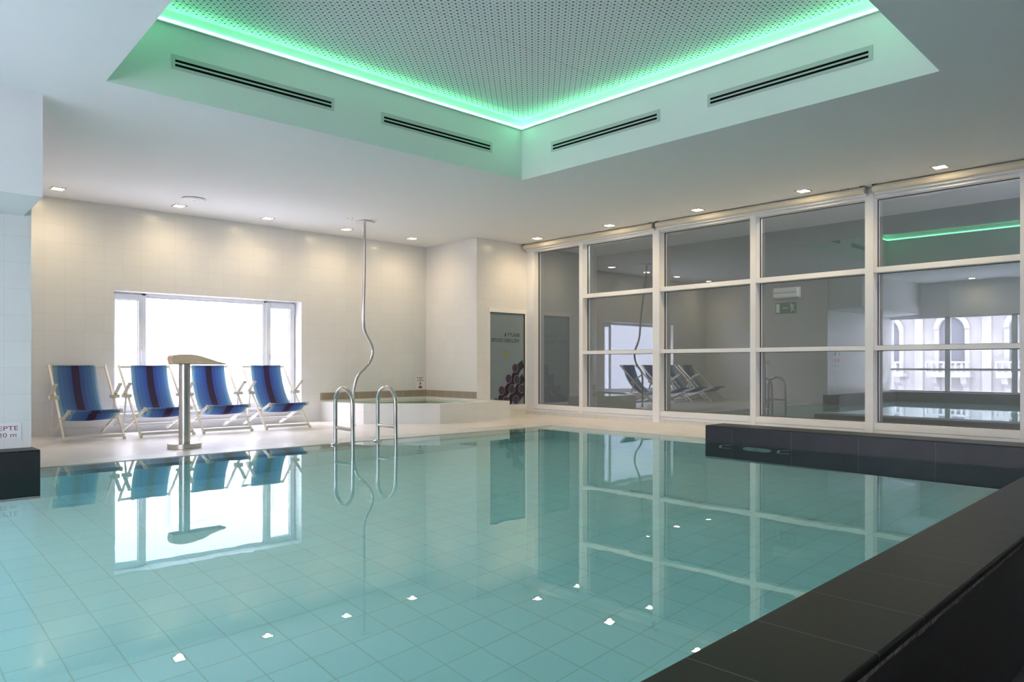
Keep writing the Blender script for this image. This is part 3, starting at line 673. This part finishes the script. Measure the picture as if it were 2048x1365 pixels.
# ================================================================== POOL HANDRAILS
def handrail(x, label):
    t = thing('pool_handrail', label, 'handrail', (x, 7.40, 0), 0, 'steel pool entry handrails')
    r = 0.0225; R = 0.183; zc = 0.640-R
    pts = [(0,0,0.004),(0,0,zc*.5)]+[(0,-R+R*math.cos(a*PI/18), zc+R*math.sin(a*PI/18)*1.0) for a in range(19)]+[(0,-2*R-.004,0.2),(0,-2*R-.008,0.0),(0,-2*R-.01,-0.9),(0,-2*R+.02,-1.05)]
    b = bmesh.new(); tube(b, pts, r, 20); obj('rail_tube', b, m_steel, t, smooth='auto')
    b = bmesh.new(); tube(b, [(0,0,.19),(0,-2*R-.004,.185)], .019, 14); obj('crossbar', b, m_steel, t, smooth='auto')
    b = bmesh.new(); disc(b, (0,0,0), .052, .008, 32, .045); disc(b, (0,0,.008), .032, .008, 24, .026); obj('base_flange', b, m_steel, t, smooth='auto')
handrail(4.215, 'polished steel pool handrail on the left, in front of the curved pole')
handrail(4.775, 'polished steel pool handrail on the right, nearer the whirlpool front')

# ================================================================== CURVED POLE
t = thing('curved_pole', 'tall steel pole from deck to ceiling with an S-shaped bend', 'pole', (5.69, 9.5, 0))
z_ = [(5.70,9.48,0.0),(5.70,9.48,0.25),(5.70,9.48,0.45),(5.71,9.47,0.58),(5.745,9.46,0.70),(5.80,9.45,0.785),(5.88,9.45,0.85),(5.955,9.45,0.93),(6.0,9.45,1.03),(6.005,9.45,1.13),(5.975,9.45,1.22),(5.92,9.45,1.31),(5.87,9.45,1.40),(5.845,9.44,1.52),(5.838,9.43,1.7),(5.82,9.38,2.2),(5.79,9.33,2.7),(5.775,9.31,3.005)]
b = bmesh.new(); tube(b, [p-Vector((5.69,9.5,0)) for p in spline(z_, 6)], .021, 18); obj('tube', b, m_steel, t, smooth='auto')
b = bmesh.new(); disc(b, (.01,-.02,0), .045, .008, 28); obj('floor_flange', b, m_steel, t)
b = bmesh.new(); box(b, .02, .16, -.28, -.17, 3.002, 3.01); obj('ceiling_plate', b, m_steel, t)
b = bmesh.new()
for dx, dy in ((-.17,-.10),(-.13,-.16),(-.07,-.05)): disc(b, (dx,dy-.06,3.006), .007, .004, 10)
obj('screw_hole', b, m_gasket, t)

# ================================================================== WATER SPOUT
t = thing('water_spout', 'steel massage-jet column with a beige wedge-shaped spout head', 'water spout', (2.853, 8.215, 0))
b = bmesh.new(); disc(b, (0,0,0), .172, .052, 56); obj('base_plate', b, m_steel2, t, 0.003, 'auto')
b = bmesh.new(); disc(b, (0,0,.052), .058, .86, 40); obj('column', b, m_steel2, t, smooth='auto')
top = spline([(-.150,0,.955),(-.146,0,.985),(-.120,0,1.000),(-.05,0,1.008),(.05,0,1.009),(.14,0,.994),(.24,0,.964),(.34,0,.932),(.425,0,.911)], 5)
prof = [(-.138,.908)] + [(p.x, p.z) for p in top] + [(.425,.908)]
b = bmesh.new(); extrude(b, prof, 'Y', -.075, .085); obj('spout_head', b, m_wood, t, .004, 'auto')
bx('underplate', m_gasket, (-.136,.42,-.073,.083,.902,.908), t)

# ================================================================== EXIT SIGN AND EMERGENCY LAMP
es = thing('exit_sign', 'green exit sign with running figure and arrow behind the glass', 'sign', (10.998, 5.446, 1.785), 0)
bx('plate', m_green, (-.008,0,-.17,.17,-.085,.085), es, .002)
# +Y is left as seen from the pool
bx('door_symbol', m_glow, (-.0095,-.008,.10,.158,-.068,.070), es)
b = bmesh.new(); extrude(b, [(-.035,-.007),(-.035,.007),(.03,.005),(.032,.012),(.052,.0),(.032,-.012),(.03,-.005)], 'X', -.0095, -.008); obj('arrow', b, m_glow, es)
b = bmesh.new()
fig = lambda pts, w: [bar(b, (-.0088, -p[0], p[1]), (-.0088, -q[0], q[1]), w, .0015, None) if False else extrude(b, quad(p, q, w), 'X', -.0095, -.008) for p, q in zip(pts, pts[1:])]
def quad(p, q, w):
    d = Vector((q[0]-p[0], q[1]-p[1])); n = Vector((-d.y, d.x)).normalized()*w/2
    return [(-(p[0]+n.x), p[1]+n.y), (-(q[0]+n.x), q[1]+n.y), (-(q[0]-n.x), q[1]-n.y), (-(p[0]-n.x), p[1]-n.y)]
extrude(b, [(-(.082+.012*math.cos(a*PI/8)), .055+.012*math.sin(a*PI/8)) for a in range(16)], 'X', -.0095, -.008)
fig([(.10,.045),(.107,.0)], .022); fig([(.098,.042),(.085,.012),(.065,.010)], .009); fig([(.105,.044),(.128,.042),(.138,.018)], .009)
fig([(.108,.002),(.118,-.035),(.148,-.036)], .012); fig([(.104,.0),(.092,-.028),(.090,-.066)], .012)
obj('running_figure', b, m_glow, es)
el = thing('emergency_lamp', 'cream emergency light fitting above the exit sign', 'wall lamp', (10.998, 5.42, 2.02))
bx('housing', m_plastic, (-.04,0,-.215,.215,-.085,.085), el, .012)
bx('cover', m_white, (-.085,-.04,-.205,.205,-.078,.075), el, .02)
bx('divider', m_gasket, (-.0865,-.084,-.18,.19,-.004,.003), el)

for y, lb in ((7.4,'added white corridor light, out of view, nearer the printed panel'), (4.4,'added white corridor light, out of view, behind the middle of the partition')):
    t = thing('added_corridor_light', lb, 'ceiling light', (9.40, y, H), 0, 'added corridor lights')  # added lights, hidden behind the head rail, to brighten the corridor wall and sign
    bx('housing', m_white, (-.09,.09,-.6,.6,-.03,0), t); bx('diffuser', emit('added_corridor_glow', (1,.95,.85), 9.0), (-.07,.07,-.58,.58,-.036,-.03), t)
# ================================================================== UNDERWATER FITTINGS
t = thing('counter_current_jet', 'white oval jet fitting on the dark wall under water', 'pool fitting', (7.571, 4.08, -0.33))
b = bmesh.new(); extrude(b, [((.10 if abs(math.cos(a*PI/16)) > 0 else 0)*(1 if math.cos(a*PI/16) > 0 else -1)+.07*math.cos(a*PI/16), .15*math.sin(a*PI/16)) for a in range(32)], 'X', -.03, 0); obj('face_plate', b, m_sign, t, .008)
bx('nozzle', m_gasket, (-.034,-.03,-.03,.03,-.03,-.01), t)
for y, lb in ((4.46,'underwater grab handle left of the oval jet fitting'), (3.76,'underwater grab handle right of the oval jet fitting')):
    t = thing('grab_handle', lb, 'handle', (7.571, y, -0.28), 0, 'underwater grab handles')
    b = bmesh.new(); tube(b, [(0,-.05,.14),(-.05,-.03,.14),(-.06,.04,.11),(-.06,.05,-.12),(-.05,.0,-.15),(0,-.05,-.15)], .014, 12); obj('tube', b, m_sign, t, smooth='auto')

# ================================================================== DECKCHAIRS
def sling(x0, x1, xb0, xb1):
    """canvas: outer x at the top bar (x0,x1) and at the seat bar (xb0,xb1), in chair coordinates"""
    path = spline([(0,.934,.860),(0,.922,.886),(0,.899,.882),(0,.890,.84),(0,.80,.60),(0,.63,.385),(0,.44,.262),(0,.29,.232),(0,.15,.262),(0,.05,.325),(0,.005,.363),(0,-.020,.356),(0,-.022,.336),(0,-.004,.327)], 6)
    b = bmesh.new(); uv = b.loops.layers.uv.new('uv'); nx = 12; rows = []
    for i, p in enumerate(path):
        s = i/(len(path)-1); s2 = min(1, s*1.05)
        a = x0+(xb0-x0)*s2; c = x1+(xb1-x1)*s2; sg = math.sin(PI*s)
        rows.append([b.verts.new((a+(c-a)*k/nx+0, p.y, p.z-0.012*sg*math.sin(PI*k/nx))) for k in range(nx+1)])
    for i in range(len(rows)-1):
        for k in range(nx):
            f = b.faces.new((rows[i][k], rows[i][k+1], rows[i+1][k+1], rows[i+1][k]))
            for lp, (uu, vv) in zip(f.loops, ((k,i),(k+1,i),(k+1,i+1),(k,i+1))): lp[uv].uv = (uu/nx, vv/len(rows))
    return b
def deck_chair(label, loc, rz, sl):
    t = thing('deck_chair', label, 'deckchair', loc, rz, 'blue striped deckchairs in front of the window')
    w = 0.315; wi = 0.275
    for s in (-1, 1):
        b = bmesh.new(); bar(b, (s*w,0,0.0),(s*w,.94,.888), .022, .036, (1,0,0)); fr = obj('frame_rail', b, m_alu, t, .004)
        bx('foot_cap', m_plastic, (s*w-.014,s*w+.014,-.016,.024,.0,.035), fr, .003)
        b = bmesh.new(); bar(b, (s*wi,.945,0.022),(s*wi,-.005,.350), .022, .036, (1,0,0)); sr = obj('seat_rail', b, m_alu, t, .004)
        bx('end_cap', m_plastic, (s*wi-.016,s*wi+.016,-.028,.0,.325,.372), sr, .003)
        b = bmesh.new(); bar(b, (s*(w+.022),.53,.50),(s*(w+.022),.665,.10), .018, .030, (1,0,0)); obj('back_strut', b, m_alu, t, .003)
        b = bmesh.new(); bar(b, (s*(w+.035),.60,.505),(s*(w+.035),.345,.655), .040, .020, (1,0,0)); ar = obj('armrest', b, m_alu, t, .004)
        bx('arm_cap', m_plastic, (s*(w+.035)-.022,s*(w+.035)+.022,.325,.35,.642,.672), ar, .003)
        bx('arm_bracket', m_plastic, (min(s*(w-.03),s*(w+.065)),max(s*(w-.03),s*(w+.065)),.475,.585,.478,.522), ar, .004)
        bx('pivot_block', m_plastic, (min(s*(wi-.018),s*(w+.005)),max(s*(wi-.018),s*(w+.005)),.245,.285,.235,.275), fr, .003)
    for nm, p, q, ww, hh in (('top_bar',(-w,.915,.868),(w,.915,.868),.028,.028),('front_bar',(-w,.012,.045),(w,.012,.045),.022,.036),('seat_bar',(-wi,-.004,.345),(wi,-.004,.345),.026,.026),('rear_bar',(-w-.02,.655,.115),(w+.02,.655,.115),.020,.030)):
        b = bmesh.new(); bar(b, p, q, ww, hh, (0,1,0)); obj(nm, b, m_alu, t, .004)
    o = obj('canvas_sling', sling(*sl), m_fabric, t, smooth=True, recalc=False)
    m = o.modifiers.new('solid', 'SOLIDIFY'); m.thickness = 0.004
    return t
mid = lambda a, b: ((a[0]+b[0])/2, (a[1]+b[1])/2+.012, 0)
deck_chair('deckchair at far left, against the bare tiled wall', mid((2.024,9.689),(2.668,9.668)), math.radians(-1.5), (-.285,.175,-.262,.262))
deck_chair('deckchair second from left, partly hidden by the spout column', mid((2.831,9.66),(3.492,9.66)), 0.0, (-.16,.275,-.255,.262))
deck_chair('deckchair third from left, just right of the spout column', mid((3.61,9.68),(4.235,9.64)), math.radians(-2.0), (-.17,.265,-.255,.262))
deck_chair('deckchair at far right, beside the end of the window', mid((4.434,9.632),(5.069,9.60)), math.radians(-2.5), (-.17,.265,-.255,.262))
